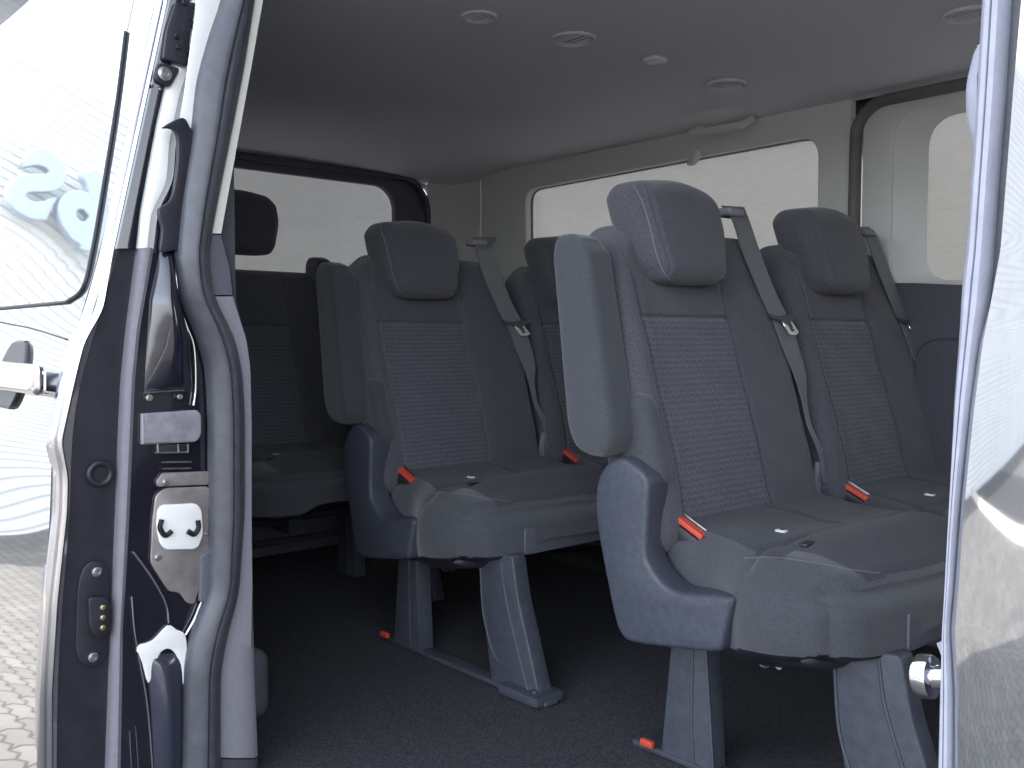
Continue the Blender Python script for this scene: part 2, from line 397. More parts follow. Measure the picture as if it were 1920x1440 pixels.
def skin_sheet(x0, x1, z0, z1, dy, nz=70, nx=24, th=.03):
    vs = []; fs = []
    for layer in (0, th):
        for i in range(nz+1):
            z = z0+(z1-z0)*i/nz
            for j in range(nx+1): vs.append((x0+(x1-x0)*j/nx, sy(z)+dy+layer, z))
    W = nx+1; o = (nz+1)*W
    for i in range(nz):
        for j in range(nx):
            a = i*W+j; fs.append((a, a+1, a+W+1, a+W)); fs.append((o+a, o+a+W, o+a+W+1, o+a+1))
    for i in range(nz): fs.append((i*W, i*W+W, o+i*W+W, o+i*W)); fs.append((i*W+nx, o+i*W+nx, o+i*W+W+nx, i*W+W+nx))
    for j in range(nx): fs.append((j, o+j, o+j+1, j+1)); fs.append((nz*W+j, nz*W+j+1, o+nz*W+j+1, o+nz*W+j))
    return mesh(vs, fs)
door = link('sliding_door', skin_sheet(-3.3, XD-.002, -.35, 1.88, 0, 180), M['paint_refl'], van)
# glass of the sliding door: rounded sheet 2 mm proud of the skin
def skin_loop(pts, off): return [on_skin(x, y, off) for x, y in pts]
def skin_patch(loop_px, off, th, m, name, parent, bev=.001):
    P = [on_skin(x, y) for x, y in loop_px]
    return link(name, plate([Vector((p.x, p.z)) for p in P], [], th, lambda u, v, w_: (u, sy(v)-off+th-w_, v), 0), m, parent)
gp = cr([(238, 60), (222, 190), (200, 330), (176, 470), (158, 540), (128, 566)], 8)
P = [on_skin(p.x, p.y) for p in gp]
zb = P[-1].z
out2 = [Vector((p.x, p.z)) for p in P]
for k in range(1, 14): out2.append(Vector((P[-1].x-.105*k, zb)))
top = P[0].z
for k in range(13, 0, -1): out2.append(Vector((P[-1].x-.105*k, 1.84)))
out2.append(Vector((P[0].x, 1.84)))
def curved_patch(loop, off, th, nzs=30):
    """loop in (X,Z), cut into strips so it follows the skin's curve"""
    me = plate(loop, [], .001, lambda u, v, w_: (u, 0, v))
    bm = bmesh.new(); bm.from_mesh(me)
    bmesh.ops.delete(bm, geom=[f for f in bm.faces if abs(f.normal.y) < .5], context='FACES')
    bmesh.ops.remove_doubles(bm, verts=bm.verts, dist=.0015)
    zmin = min(v.co.z for v in bm.verts); zmax = max(v.co.z for v in bm.verts)
    for i in range(1, nzs):
        z = zmin+(zmax-zmin)*i/nzs
        bmesh.ops.bisect_plane(bm, geom=bm.verts[:]+bm.edges[:]+bm.faces[:], plane_co=(0, 0, z), plane_no=(0, 0, 1))
    for v in bm.verts: v.co.y = sy(v.co.z)-off
    bmesh.ops.recalc_face_normals(bm, faces=bm.faces)
    r = bmesh.ops.extrude_face_region(bm, geom=bm.faces[:])
    for g in r['geom']:
        if isinstance(g, bmesh.types.BMVert): g.co.y += th
    bmesh.ops.recalc_face_normals(bm, faces=bm.faces)
    m2 = bpy.data.meshes.new('p'); bm.to_mesh(m2); bm.free(); bpy.data.meshes.remove(me); return m2
M['glassy'] = mat('dark_mirror_glass', (.62, .64, .66), .02, .9, 1, var=.01, vscale=2)
link('door_window', curved_patch(out2, .0025, .002), M['glassy'], door)
gl = [Vector((p[0], sy(p[1])-.003, p[1])) for p in [(q.x, q.y) for q in out2[:len(gp)+12]]]
link('window_gasket', tube(gl, .0028, 8), M['dark'], door)
# belt crease line below the window
cl = [on_skin(x, y, .001) for x, y in cr([(-60, 590), (0, 604), (60, 616), (124, 636)], 6)]
link('crease', tube(cl, .0016, 6), M['dark'], door)
# handle: dark cup and chrome grip
hc = on_skin(30, 705)
cupc = on_skin(26, 702)
def cupfn(p, q): return (p.x, sy(p.z)+(p.y), p.z)
link('handle_cup', rbox((cupc.x, -.002, cupc.z), (.17, .012, .125), .0058, (20, 4, 20), lambda p, q: (cupc.x+(p.x-cupc.x)*math.sqrt(max(0, 1-(q.z*.93)**2)), sy(p.z)+p.y, p.z)), M['satin'], door)
a = on_skin(-60, 690, .03); b = on_skin(74, 722, .03)
hb = link('door_handle', rbox(((a.x+b.x)/2, (a.y+b.y)/2, (a.z+b.z)/2), (b.x-a.x, .026, .052), .0125, (20, 6, 8)), M['chrome'], door)
# edge parts of the door, all on the door's front face (X = -1.62)
link('edge_trim', ribbon(RIM_L, RIM_R, -60, 1500, SX(XD), [(0, 0), (.12, .006), (.3, .0075), (.4, .003), (.5, .001), (.62, .004), (.85, .005), (1, 0)], 150, .012, 22), M['rim'], door)
STR_L = [(300, -60), (294, 0), (280, 240), (256, 467), (237, 613), (227, 713), (222, 813), (217, 960), (207, 1193), (198, 1440), (196, 1600)]
STR_R = [(405, -60), (392, 0), (330, 240), (288, 467), (277, 613), (267, 713), (263, 813), (257, 960), (245, 1193), (240, 1440), (238, 1600)]
link('door_edge_panel', ribbon(RIM_R, [(x+10, y) for x, y in STR_R], -60, 1500, SX(XD-.004), FLAT, 120, .03), M['satin'], door)
link('weatherstrip', ribbon([(x, y) for x, y in STR_L if y > 300], [(x, y) for x, y in STR_R if y > 300], 466, 1500, SX(XD), dome(.022, 10, .6), 100, .012), M['strip'], door)
# dark inner frame of the door above the strip, with sky reflection painted in as a near-white band
UL = [(372, -60), (360, 0), (310, 160), (293, 233), (263, 400), (257, 467)]
UR = [(440, -60), (420, 0), (352, 160), (330, 262), (325, 340), (296, 395), (289, 467)]
M['bright'] = mat('satin_metal_painted_glare', (.97, .97, .97), .5, .2, 0, var=.02)  # near-white colour stands in for sky reflections on gloss paint and metal
link('painted_sky_band', ribbon(UL, UR, -60, 466, SX(XD+.001), [(0, 0), (.2, .004), (.8, .004), (1, 0)], 60, .01, 8), M['bright'], door)
link('inner_frame', ribbon([(x+4, y) for x, y in RIM_R], UL, -60, 466, SX(XD+.003), [(0, 0), (.3, .004), (.9, .004), (1, 0)], 80, .012, 14), M['paint'], door)
def dpt(x, y, off=.0): return onX(x, y, XD+off)
def XP(loop, xv, th, m, name, parent, bev=.0015):
    """plate traced on the plane X = xv, growing towards +X"""
    P = [onX(x, y, xv) for x, y in loop]
    return link(name, plate([Vector((p.y, p.z)) for p in P], [], th, lambda u, v, w_: (xv+w_, u, v), bev), m, parent)
def screw(x, y, xv, r, parent, m=None, name='screw'):
    c = onX(x, y, xv); s = link(name, join([cyl(c+Vector((.002, 0, 0)), (1, 0, 0), r, .005, 20, .001), torus(c+Vector((.005, 0, 0)), (1, 0, 0), r*.55, r*.16, 16, 6)]), m or M['steel'], parent); return s
# roller bracket
br = XP(fillet([(322, 8), (362, 8), (352, 60), (346, 128), (298, 114), (305, 60)], 6), XD+.004, .014, M['satin'], 'roller_bracket', door, .003)
for (x, y) in ((352, 44), (344, 95)):
    c = onX(x, y, XD+.012); link('roller', join([cyl(c+Vector((0, .008, 0)), (0, 1, .1), .006, .03, 18, .001), cyl(c+Vector((0, .024, 0)), (0, 1, .1), .009, .008, 18, .002)]), M['dark'], br)
for (x, y) in ((345, 5), (333, 88), (330, 68)): screw(x, y, XD+.018, .0045, br, M['dark'])
XP(fillet([(293, 118), (336, 130), (316, 166), (284, 152)], 10), XD+.006, .008, M['satin'], 'stop_buffer', door, .002)
screw(308, 139, XD+.014, .012, door)
for (x, y) in ((284, 160), (293, 163), (299, 168)): screw(x, y, XD+.003, .0025, door, name='rivet')
# contact plate with three brass pins
cpm = XP(fillet([(157, 1060), (172, 1050), (192, 1052), (203, 1075), (202, 1130), (198, 1225), (186, 1246), (168, 1250), (148, 1242), (140, 1220), (143, 1110), (148, 1080)], 14), XD-.002, .006, M['mid_trim'] if 0 else M['dark'], 'contact_plate', door, .002)
blk = XP(fillet([(160, 1116), (190, 1116), (202, 1128), (201, 1175), (190, 1192), (172, 1192), (163, 1175)], 10), XD+.004, .016, M['dark'], 'connector', cpm, .003)
M['brass'] = mat('brass', (.9, .78, .45), .3, 1)
for y in (1139, 1158, 1177): link('contact_pin', join([cyl(onX(193, y, XD+.021), (1, 0, 0), .0045, .004, 16, .0008)]), M['brass'], blk)
screw(181, 1072, XD+.003, .0085, cpm); screw(174, 1232, XD+.003, .0085, cpm)
c = onX(187, 888, XD); link('door_buffer', join([torus(c+Vector((.002, 0, 0)), (1, 0, 0), .0175, .0055, 32, 10), cyl(c, (1, 0, 0), .014, .002, 24)]), M['dark'], door)

# --- body pillar behind the door (painted), recessed plane X = -1.60 .. -1.58
XB = -1.585
SEAL_L = [(425, -60), (417, 0), (393, 67), (370, 150), (358, 267), (340, 380), (330, 480), (337, 557), (367, 620), (388, 687), (393, 780), (394, 960), (390, 1110), (362, 1177), (348, 1243), (343, 1440), (342, 1600)]
SEAL_R = [(484, -60), (477, 0), (457, 133), (436, 240), (417, 333), (400, 420), (390, 480), (400, 557), (438, 630), (453, 693), (458, 780), (458, 960), (447, 1110), (425, 1193), (413, 1260), (413, 1440), (413, 1600)]
PIL_L = [(440, -60), (420, 0), (352, 160), (330, 262), (325, 340), (296, 395), (288, 467)]+[(x-14, y) for x, y in STR_R if y > 470]
link('rear_pillar', ribbon(PIL_L, [(x+12, y) for x, y in SEAL_L], -60, 1500, SX(XB), [(0, 0), (.3, .0), (.75, -.002), (1, -.004)], 120, .03), M['paint'], van)
pil = van.children[-1] if van.children else van
pil = [o for o in COL.objects if o.name == 'rear_pillar'][0]
def seal_prof(n=22):
    out = []
    for k in range(n+1):
        u = k/n; h = .030*max(0, math.sin(math.pi*u))**.55
        h -= .0075*math.exp(-((u-.52)/.035)**2)
        h -= .003*math.exp(-((u-.8)/.03)**2)
        if u > .52: h *= .86
        out.append((u, h))
    return out
link('door_seal', ribbon(SEAL_L, SEAL_R, -60, 1500, SX(XB+.012), seal_prof(), 150, .01, 36), M['rubber'], van)
# upper white part of the pillar (sky reflection on black gloss, painted in near-white), dark bracket
XP(cr([(372, -40), (400, -40), (418, 0), (398, 60), (374, 150), (360, 250), (352, 250), (338, 225), (344, 180), (356, 90), (366, 20)], 3, True), XB+.003, .003, M['bright'], 'pillar_sky_glare', pil, .001)
XP(cr([(338, 222), (352, 240), (362, 262), (350, 330), (335, 440), (330, 470), (322, 470), (297, 472), (300, 430), (293, 394), (312, 380), (322, 355), (329, 300), (328, 258), (318, 243), (302, 240)], 3, True), XB+.005, .01, M['satin'], 'track_cover', pil, .002)
# pressed panel with ridge and ledge, their highlights put in as silver
M['bulge'] = mat('black_paint_bulge', (.016, .016, .03), .16, .15, 1, var=.2, vscale=10, bump=(30, .1, 3))
def bulge(px0, px1, y0, y1, h, name, m, n=26):
    vs = []; fs = []
    for i in range(n+1):
        y = y0+(y1-y0)*i/n; a = px0(y); b = px1(y)
        for j in range(n+1):
            u = j/n; p = onX(a+(b-a)*u, y, XB+.001)
            p.x += h*max(0, math.sin(math.pi*u))**.8*max(0, math.sin(math.pi*i/n))**.5
            vs.append(p)
    for i in range(n):
        for j in range(n): k = i*(n+1)+j; fs.append((k, k+1, k+n+2, k+n+1))
    return link(name, mesh(vs, fs), m, pil)
bulge(lambda y: interp([(300, 470), (280, 560), (270, 735)], y), lambda y: interp([(322, 470), (335, 560), (358, 640), (364, 735)], y), 470, 735, .035, 'pressed_panel', M['bulge'])
link('ridge', tube([onX(x, y, XB+.004) for x, y in cr([(330, 480), (334, 560), (350, 610), (364, 650), (367, 720), (363, 760)], 6)], .0022, 8), M['rim'], pil)
link('ledge', tube([onX(x, y, XB+.005) for x, y in ((268, 738), (300, 735), (345, 732))], .0028, 8), M['rim'], pil)
screw(279, 746, XB+.002, .006, pil); screw(336, 744, XB+.002, .005, pil)
XP(fillet([(262, 775), (366, 768), (373, 778), (373, 815), (364, 828), (262, 833)], [2, 8, 8, 10, 10, 2]), XB, .012, M['grey_pad'], 'buffer_pad', pil, .003)
clp = XP(fillet([(288, 833), (356, 831), (352, 850), (292, 852)], 2), XB, .006, M['satin'], 'clip', pil, .001)
for x in (296, 334, 352): link('clip_tab', tube([onX(x, 832, XB+.009), onX(x+1, 848, XB+.009)], .0014, 6), M['steel'], clp)
for y, x0, x1 in ((849, 290, 352), (867, 303, 359), (879, 305, 358)): link('slot_edge', tube([onX(x0, y, XB+.006), onX(x1, y-1, XB+.006)], .0016, 6), M['steel'], pil)
XP(fillet([(303, 886), (389, 883), (389, 908), (293, 912), (291, 902)], 4), XB+.001, .006, M['plate'], 'hinge_tongue', pil, .001)
screw(310, 904, XB+.007, .0055, pil)
lp = XP(fillet([(308, 914), (390, 911), (388, 1040), (374, 1052), (372, 1100), (362, 1132), (348, 1130), (335, 1110), (314, 1108), (280, 1055), (284, 975), (290, 928)], 9), XB+.001, .006, M['plate'], 'latch_plate', pil, .0015)
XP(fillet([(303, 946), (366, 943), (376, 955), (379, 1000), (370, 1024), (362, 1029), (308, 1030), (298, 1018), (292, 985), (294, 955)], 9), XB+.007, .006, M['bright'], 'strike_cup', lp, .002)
link('strike_hook', tube([onX(x, y, XB+.016) for x, y in cr([(303, 974), (300, 990), (310, 1004), (322, 996)], 5)], .0045, 8), M['black'], lp)
link('strike_hook', tube([onX(x, y, XB+.016) for x, y in cr([(371, 976), (372, 990), (364, 1002), (352, 996)], 5)], .0045, 8), M['black'], lp)
screw(295, 1045, XB+.006, .0055, lp); screw(386, 1000, XB+.006, .003, lp, name='rivet')
XP(fillet([(372, 1040), (391, 1030), (391, 1118), (380, 1128), (370, 1126)], 4), XB+.003, .012, M['mid_trim'], 'rubber_stop', pil, .002)
# pressed metal sweep below: gloss highlights painted in as silver ridges and a near-white gusset
link('ridge', tube([onX(x, y, XB+.003) for x, y in cr([(250, 1036), (272, 1065), (295, 1100), (312, 1135), (316, 1168)], 6)], .0022, 8), M['rim'], pil)
link('ridge', tube([onX(x, y, XB+.003) for x, y in cr([(378, 1128), (365, 1160), (348, 1190)], 6)], .0025, 8), M['rim'], pil)
link('ridge', tube([onX(x, y, XB+.003) for x, y in cr([(247, 1118), (252, 1180), (262, 1240), (276, 1320), (286, 1440), (289, 1500)], 6)], .002, 8), M['rim'], pil)
gus = [(255, 1212), (285, 1200), (313, 1172), (330, 1180), (346, 1190), (349, 1230), (347, 1288), (338, 1270), (333, 1235), (318, 1216), (300, 1222), (288, 1250), (277, 1280), (265, 1240)]
XP(cr(gus, 3, True), XB+.001, .004, M['bright'], 'highlight_gusset', pil, .001)
M['bulge2'] = mat('dark_blue_paint', (.03, .032, .055), .3, .1, 1, var=.2, vscale=12)
bulge(lambda y: interp([(277, 1270), (284, 1400), (288, 1500)], y), lambda y: interp([(345, 1270), (345, 1500)], y), 1225, 1500, .02, 'pressed_sill', M['bulge2'])
link('ridge', tube([onX(x, y, XB+.003) for x, y in ((243, 1370), (250, 1500))], .001, 6), M['rim'], pil)
link('ridge', tube([onX(x, y, XB+.003) for x, y in ((254, 1362), (264, 1500))], .001, 6), M['rim'], pil)

# --- inner pillar trims
XT = -1.575
TR_R = [(505, -60), (497, 0), (418, 440), (437, 500), (443, 557), (467, 640), (473, 690), (475, 800), (475, 960), (478, 1110), (480, 1250), (487, 1410), (490, 1600)]
SR_IN = [(x-14, y) for x, y in SEAL_R]
def trimpart(y0, y1, m, name, lab=None):
    return link(name, ribbon(SR_IN, TR_R, y0, y1, SX(XT), [(0, 0), (.5, .004), (.85, .003), (1, -.008)], 60, .05, 10), m, van, lab)
M['cream_lit'] = mat('cream_trim_lit', (.82, .8, .76), .5, var=.02)  # cream lightened so direct light on this strip is in the colour
trimpart(-60, 438, M['cream_lit'], 'pillar_trim', 'cream upper pillar trim')
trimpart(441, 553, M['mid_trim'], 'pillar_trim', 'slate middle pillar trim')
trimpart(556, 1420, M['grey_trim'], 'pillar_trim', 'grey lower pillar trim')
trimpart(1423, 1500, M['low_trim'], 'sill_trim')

# --- interior shell
link('floor', box(-3.2, 1.2, .70, 2.56, -.06, 0), M['carpet'], van, smooth=False)
# headliner grid
vs = []; fs = []; NX, NY = 60, 60
for i in range(NX+1):
    x = -3.17+(4.2)*i/NX
    ex = max(0, (-2.75-x)/.42); 
    for j in range(NY+1):
        y = .80+(2.515-.80)*j/NY
        yc = (y-1.66)/.86
        z = 1.515-.035*yc*yc-.010*max(0, (abs(yc)-.62)/.38)**2.2-.055*ex**2
        z -= .010*math.exp(-((x+2.25)/.05)**2)*max(0, 1-abs(yc)*1.0)
        vs.append((x, y, z))
W = NY+1; n0 = len(vs); vs += [(a, b, c+.02) for a, b, c in vs]
for i in range(NX):
    for j in range(NY): a = i*W+j; fs.append((a, a+1, a+W+1, a+W)); fs.append((n0+a, n0+a+W, n0+a+W+1, n0+a+1))
hl = link('headliner', mesh(vs, fs), M['headliner'], van)
# vents / lamp / handle on the headliner
def hz(x, y):
    yc = (y-1.66)/.86; return 1.515-.035*yc*yc-.010*max(0, (abs(yc)-.62)/.38)**2.2
for (px, py, r) in ((1075, 76, .05), (1362, 152, .05), (898, 30, .035), (1818, 22, .05)):
    p = onZ(px, py, 1.51); z = hz(p.x, p.y)-.001; c = Vector((p.x, p.y, z))
    ms = [torus(c, (0, 0, 1), r, .005, 36, 8), torus(c, (0, 0, 1), r*.8, .003, 30, 6)]
    for k in (-.5, -.17, .17, .5):
        h = r*.75*math.sqrt(1-k*k); ms.append(tube([c+Vector((-h, k*r, -.001)), c+Vector((h, k*r, -.001))], .0025, 6))
    vt = link('air_vent', join(ms), M['headliner'], hl)
    link('vent_core', cyl(c+Vector((0, 0, .003)), (0, 0, 1), r*.78, .004), M['grey_trim'], vt)
p = onZ(1228, 119, 1.50); link('roof_lamp', rbox((p.x, p.y, hz(p.x, p.y)-.004), (.045, .05, .014), .006, (8, 8, 4)), M['white_led'], hl)
a = at(1290, 258, (0, 2.42, 0), (0, 1, 0)); b = at(1398, 236, (0, 2.42, 0), (0, 1, 0))
M['cream2'] = mat('cream_handle', (.66, .65, .64), .5, var=.03)
yh = 2.40
a = onY(1298, 246, yh); b = onY(1392, 230, yh)
path = cr([a+Vector((0, .05, .02)), a+Vector((0, -.005, -.008)), a.lerp(b, .15)+Vector((0, -.02, -.012)), a.lerp(b, .85)+Vector((0, -.02, -.012)), b+Vector((0, -.005, -.008)), b+Vector((0, .05, .02))], 8)
link('grab_handle', tube(path, .009, 10, ry=.012), M['cream2'], hl)
p = onY(1303, 296, 2.47); link('coat_hook', rbox(p, (.028, .03, .05), .01, (8, 8, 8), lambda p_, q: (p_.x+.006*(q.z), p_.y-.01*(q.z < 0)*abs(q.z), p_.z)), M['cream2'], hl)

# far side wall : trim panels with cut-outs
YW = 2.50
def YP(outer, holes, yv, th, m, name, parent, bev=.004, label=None):
    return link(name, plate(outer, holes, th, lambda u, v, w_: (u, yv-w_, v), bev), m, parent, label)
q_hole = fillet([(-1.475, 1.235-.28), (-1.475, 1.34), (-1.535, 1.385), (-2.70, 1.372), (-2.728, 1.34), (-2.722, .955)], [.03, .08, .05, .05, .03, .04], 8)
q_hole = fillet([(-1.472, .955), (-1.472, 1.392), (-2.728, 1.380), (-2.724, .955)], [.05, .075, .055, .05], 8)
YP([(-3.0, .90), (-3.0, 1.47), (-1.372, 1.50), (-1.372, .90)], [q_hole], YW+.03, .03, M['cream'], 'quarter_trim', van, .004)
# window reveal of the quarter glass
def loopY(pts, y): return [Vector((p[0], y, p[1])) for p in pts]
link('quarter_window', plate(fillet([(-1.452, .935), (-1.452, 1.412), (-2.748, 1.400), (-2.744, .935)], .06, 6), [], .004, lambda u, v, w_: (u, YW+.055-w_, v)), M['pane'], van, smooth=False)
link('quarter_gasket', tube(loopY(q_hole, YW+.036), .004, 8, True), M['grey_trim'], van)
YP([(-3.1, .0), (-3.1, .897), (-1.372, .897), (-1.372, .0)], [], YW+.03, .03, M['low_trim'], 'lower_side_trim', van, .003)
# corner sweep to the tailgate
vs = []; fs = []
for i in range(13):
    t = i/12*math.pi/2; x = -3.0-.15*math.sin(t); y = YW+.0-.16*(1-math.cos(t))
    for z in (.05, .5, .9, 1.2, 1.35, 1.42, 1.49): vs.append((x, y, z)); 
for i in range(12):
    for k in range(6): a = i*7+k; fs.append((a, a+1, a+8, a+7))
bmn = mesh(vs, fs)
link('corner_trim', bmn, M['cream'], van)
# tailgate inner frame and glass
def XPl(outer, holes, xv, th, m, name, parent, bev=.004):
    return link(name, plate(outer, holes, th, lambda u, v, w_: (xv+w_, u, v), bev), m, parent)
tg_hole = rrect(1.0, 2.195, .93, 1.408, .09, 8)
tg = XPl([(.72, -.02), (.72, 1.50), (2.36, 1.50), (2.36, -.02)], [tg_hole], -3.20, .03, M['mid_trim'], 'tailgate', van)
link('tailgate_window', plate(rrect(.98, 2.215, .91, 1.428, .1, 8), [], .004, lambda u, v, w_: (-3.215+w_, u, v)), M['pane_rear'], tg, smooth=False)
link('tailgate_seal', tube([Vector((-3.155, y, z)) for y, z in [(p.x, p.y) for p in rrect(.82, 2.345, .05, 1.448, .13, 8)]], .013, 10, True), M['rubber'], van)
# far sliding door
XF0, XF1 = -1.335, .05
d_hole = fillet([(-1.178, .958), (-1.178, 1.395), (-.2, 1.395), (-.2, .93)], [.075, .085, .1, .1], 8)
d_hole_in = fillet([(-1.25, .94), (-1.25, 1.42), (-.15, 1.42), (-.15, .90)], [.07, .09, .1, .1], 8)
fd = YP([(XF0, .93), (XF0, 1.448), (XF1, 1.448), (XF1, .93)], [d_hole_in], YW+.02, .02, M['cream'], 'far_sliding_door', van, .005)
# sloping reveal between inner frame and the pane
n_ = len(d_hole)
vs = [(p.x, YW+.012, p.y) for p in d_hole_in]+[(p.x, YW+.065, p.y) for p in d_hole]
link('window_reveal', mesh(vs, [(i, (i+1) % n_, n_+(i+1) % n_, n_+i) for i in range(n_)]), M['cream'], fd)
link('window_pane', plate(rrect(-1.20, -.18, .90, 1.42, .08, 6), [], .004, lambda u, v, w_: (u, YW+.075-w_, v)), M['pane'], fd, smooth=False)
lo = YP([(XF0, .0), (XF0, .955), (-1.17, .948), (-.9, .926), (XF1, .926), (XF1, .0)], [], YW-.002, .035, M['low_trim'], 'lower_panel', fd, .006)
YP(fillet([(-1.15, .1), (-1.15, .80), (-.05, .80), (-.05, .1)], .07), [], YW-.037, .02, M['mid_trim'] if 0 else M['low_trim'], 'map_pocket', lo, .008)
M['arch'] = mat('arch_seal_rubber', (.15, .145, .15), .6, var=.1, bump=(300, .2, 2))
sp = [(-1.352, -.02)]+[(-1.352, .3), (-1.352, .8), (-1.352, 1.2), (-1.351, 1.35)]+[(-1.352+.09*(1-math.cos(math.radians(t))), 1.36+.090*math.sin(math.radians(t))) for t in range(15, 91, 15)]+[(-1.0, 1.452), (-.5, 1.455), (.05, 1.455)]
link('far_door_seal', tube([Vector((x, YW-.008, z)) for x, z in sp], .020, 12, ry=.016), M['arch'], van)
# near side inner wall (behind the open door)
link('near_side_trim', box(-3.15, -1.60, .735, .76, .0, 1.44), M['low_trim'], van, smooth=False)
# outer skin: roof, far side, front cabin
link('roof', rbox((-1.15, 1.62, 1.84), (4.3, 1.95, .12), .03, (10, 10, 4)), M['paint'], van)
fo = plate([(-3.22, -.35), (-3.22, 1.82), (1.0, 1.82), (1.0, -.35)], [rrect(-2.76, -1.44, .92, 1.43, .06), rrect(-1.21, -.17, .89, 1.43, .08), rrect(.1, .8, .9, 1.4, .08)], .02, lambda u, v, w_: (u, YW+.12-w_, v))
link('far_side_panel', fo, M['paint'], van, smooth=False)
link('front_bulkhead', box(.98, 1.1, .70, 2.6, -.35, .85, .02), M['low_trim'], van)
link('windscreen', mesh([(1.10, .75, .85), (1.10, 2.55, .85), (.85, 2.5, 1.54), (.85, .85, 1.54)], [(0, 1, 2, 3)]), M['glassy'], van)
link('near_rear_panel', box(-3.2, -1.62, .712, .732, -.35, 1.42), M['paint'], van, smooth=False)
link('underbody', box(-3.2, 1.1, .62, 2.55, -.30, -.065), M['low_trim'], van, smooth=False)
M['tyre'] = mat('tyre', (.02, .02, .02), .9)
for x, y in ((-2.3, 2.45), (.9, 2.45), (-2.3, .78), (.9, .78)):
    wh = link('wheel', cyl((x, y, -.25), (0, 1, 0), .30, .2, 32, .02), M['tyre'], van)
    link('rim', cyl((x, y+(.1 if y > 1 else -.1), -.25), (0, 1, 0), .19, .02, 24, .004), M['steel'], wh)
# sill step box low behind the pillar
a = onY(497, 1350, .86)
link('seat_anchor_cover', rbox((onX(495, 1350, -1.85).x, onX(495, 1350, -1.85).y-.03, .0+.065), (.07, .07, .15), .03, (10, 10, 10)), M['mid_trim'], van)

# --- B pillar / front door at right
YS = .64
PS_L = [(1850, -60), (1845, 0), (1837, 133), (1828, 300), (1815, 480), (1807, 538), (1802, 641), (1794, 749), (1785, 960), (1780, 1060), (1777, 1125), (1773, 1200), (1768, 1290), (1764, 1440), (1762, 1600)]
PS_R = [(1894, -60), (1890, 0), (1880, 167), (1867, 333), (1857, 480), (1850, 560), (1838, 641), (1824, 749), (1806, 900), (1797, 1000), (1790, 1110), (1784, 1177), (1787, 1240), (1790, 1290), (1790, 1440), (1790, 1600)]
PP_R = [(1920, -60), (1915, 0), (1900, 167), (1887, 333), (1876, 469), (1857, 572), (1838, 641), (1820, 770), (1804, 930), (1796, 1030), (1790, 1110), (1783, 1177), (1787, 1240), (1790, 1290), (1790, 1440), (1790, 1600)]
fdoor = link('front_door', mesh([(0, 0, 0), (0, 0, .001), (0, .001, 0)], [(0, 1, 2)]), M['paint'], van)
def SYp(dy): 
    def f(x, y):
        return onY(x, y, YS+dy), Vector((0, -1, 0))
    return f
bpil = link('front_pillar_seal', ribbon(PS_L, PS_R, -60, 1500, SYp(.0), [(0, 0), (.1, .006), (.3, .009), (.48, .0085), (.53, .006), (.58, .0085), (.8, .008), (1, 0)], 120, .012, 26), M['pale_strip'], van)
link('dark_gap_seal', ribbon([(x-4, y) for x, y in PS_R], [(x+3, y) for x, y in PP_R], -60, 1500, SYp(.006), FLAT, 120, .02, 26), M['rubber'], van)
# outer skin of the front door, curved like the side
def fskin():
    L = smooth_edge(PP_R, 20); vs = []; fs = []; n = 90; K = 22
    for i in range(n+1):
        y = -60+1560*i/n; p = onY(L(y), y, YS-.004)
        for k in range(K+1):
            t = k/K; x = p.x+(1.15-p.x)*t**1.5; d = min(1, t*6)
            vs.append((x, p.y-.012*math.sin(d*math.pi/2), p.z))
    W_ = K+1
    for i in range(n):
        for k in range(K): a_ = i*W_+k; fs.append((a_, a_+1, a_+W_+1, a_+W_))
    m0 = mesh(vs, fs); bm = bmesh.new(); bm.from_mesh(m0)
    r = bmesh.ops.extrude_face_region(bm, geom=bm.faces[:])
    for g in r['geom']:
        if isinstance(g, bmesh.types.BMVert): g.co.y += .02
    bmesh.ops.recalc_face_normals(bm, faces=bm.faces); me = bpy.data.meshes.new('f'); bm.to_mesh(me); bm.free(); return me
bpy.data.objects.remove(fdoor)
fdoor = link('front_door', fskin(), M['paint_refl'], van)
# inner lining of pillar B behind the seal, and the belt-anchor bulge at the top
link('pillar_lining', box(-.262, -.20, .66, .80, -.02, 1.5, .006), M['mid_trim'], van)
bl = [(1838, 72), (1820, 90), (1810, 123), (1802, 167), (1804, 223), (1815, 267), (1824, 320), (1850, 330), (1860, 72)]
P = [onY(x, y, .70) for x, y in cr(bl, 4, True)]
link('belt_height_cover', plate([Vector((p.x, p.z)) for p in P], [], .04, lambda u, v, w_: (u, .70+.04-w_, v), .010), M['pale_strip'], van)
# striker at lower right
a = onY(1722, 1266, .66); b = onY(1752, 1270, .66); c = onY(1795, 1271, .66)
stk = link('door_striker', join([cyl((a+b)/2, (b-a), .0155, (b-a).length, 28, .002), cyl((b+c)/2, (c-b), .0085, (c-b).length, 20)]), M['chrome'], van)
XPp = [onY(x, y, .665) for x, y in ((1756, 1206), (1772, 1200), (1776, 1240), (1770, 1243))]
link('striker_gusset', plate([Vector((p.x, p.z)) for p in XPp], [], .004, lambda u, v, w_: (u, .665+w_, v)), M['pale_strip'], van, smooth=False)

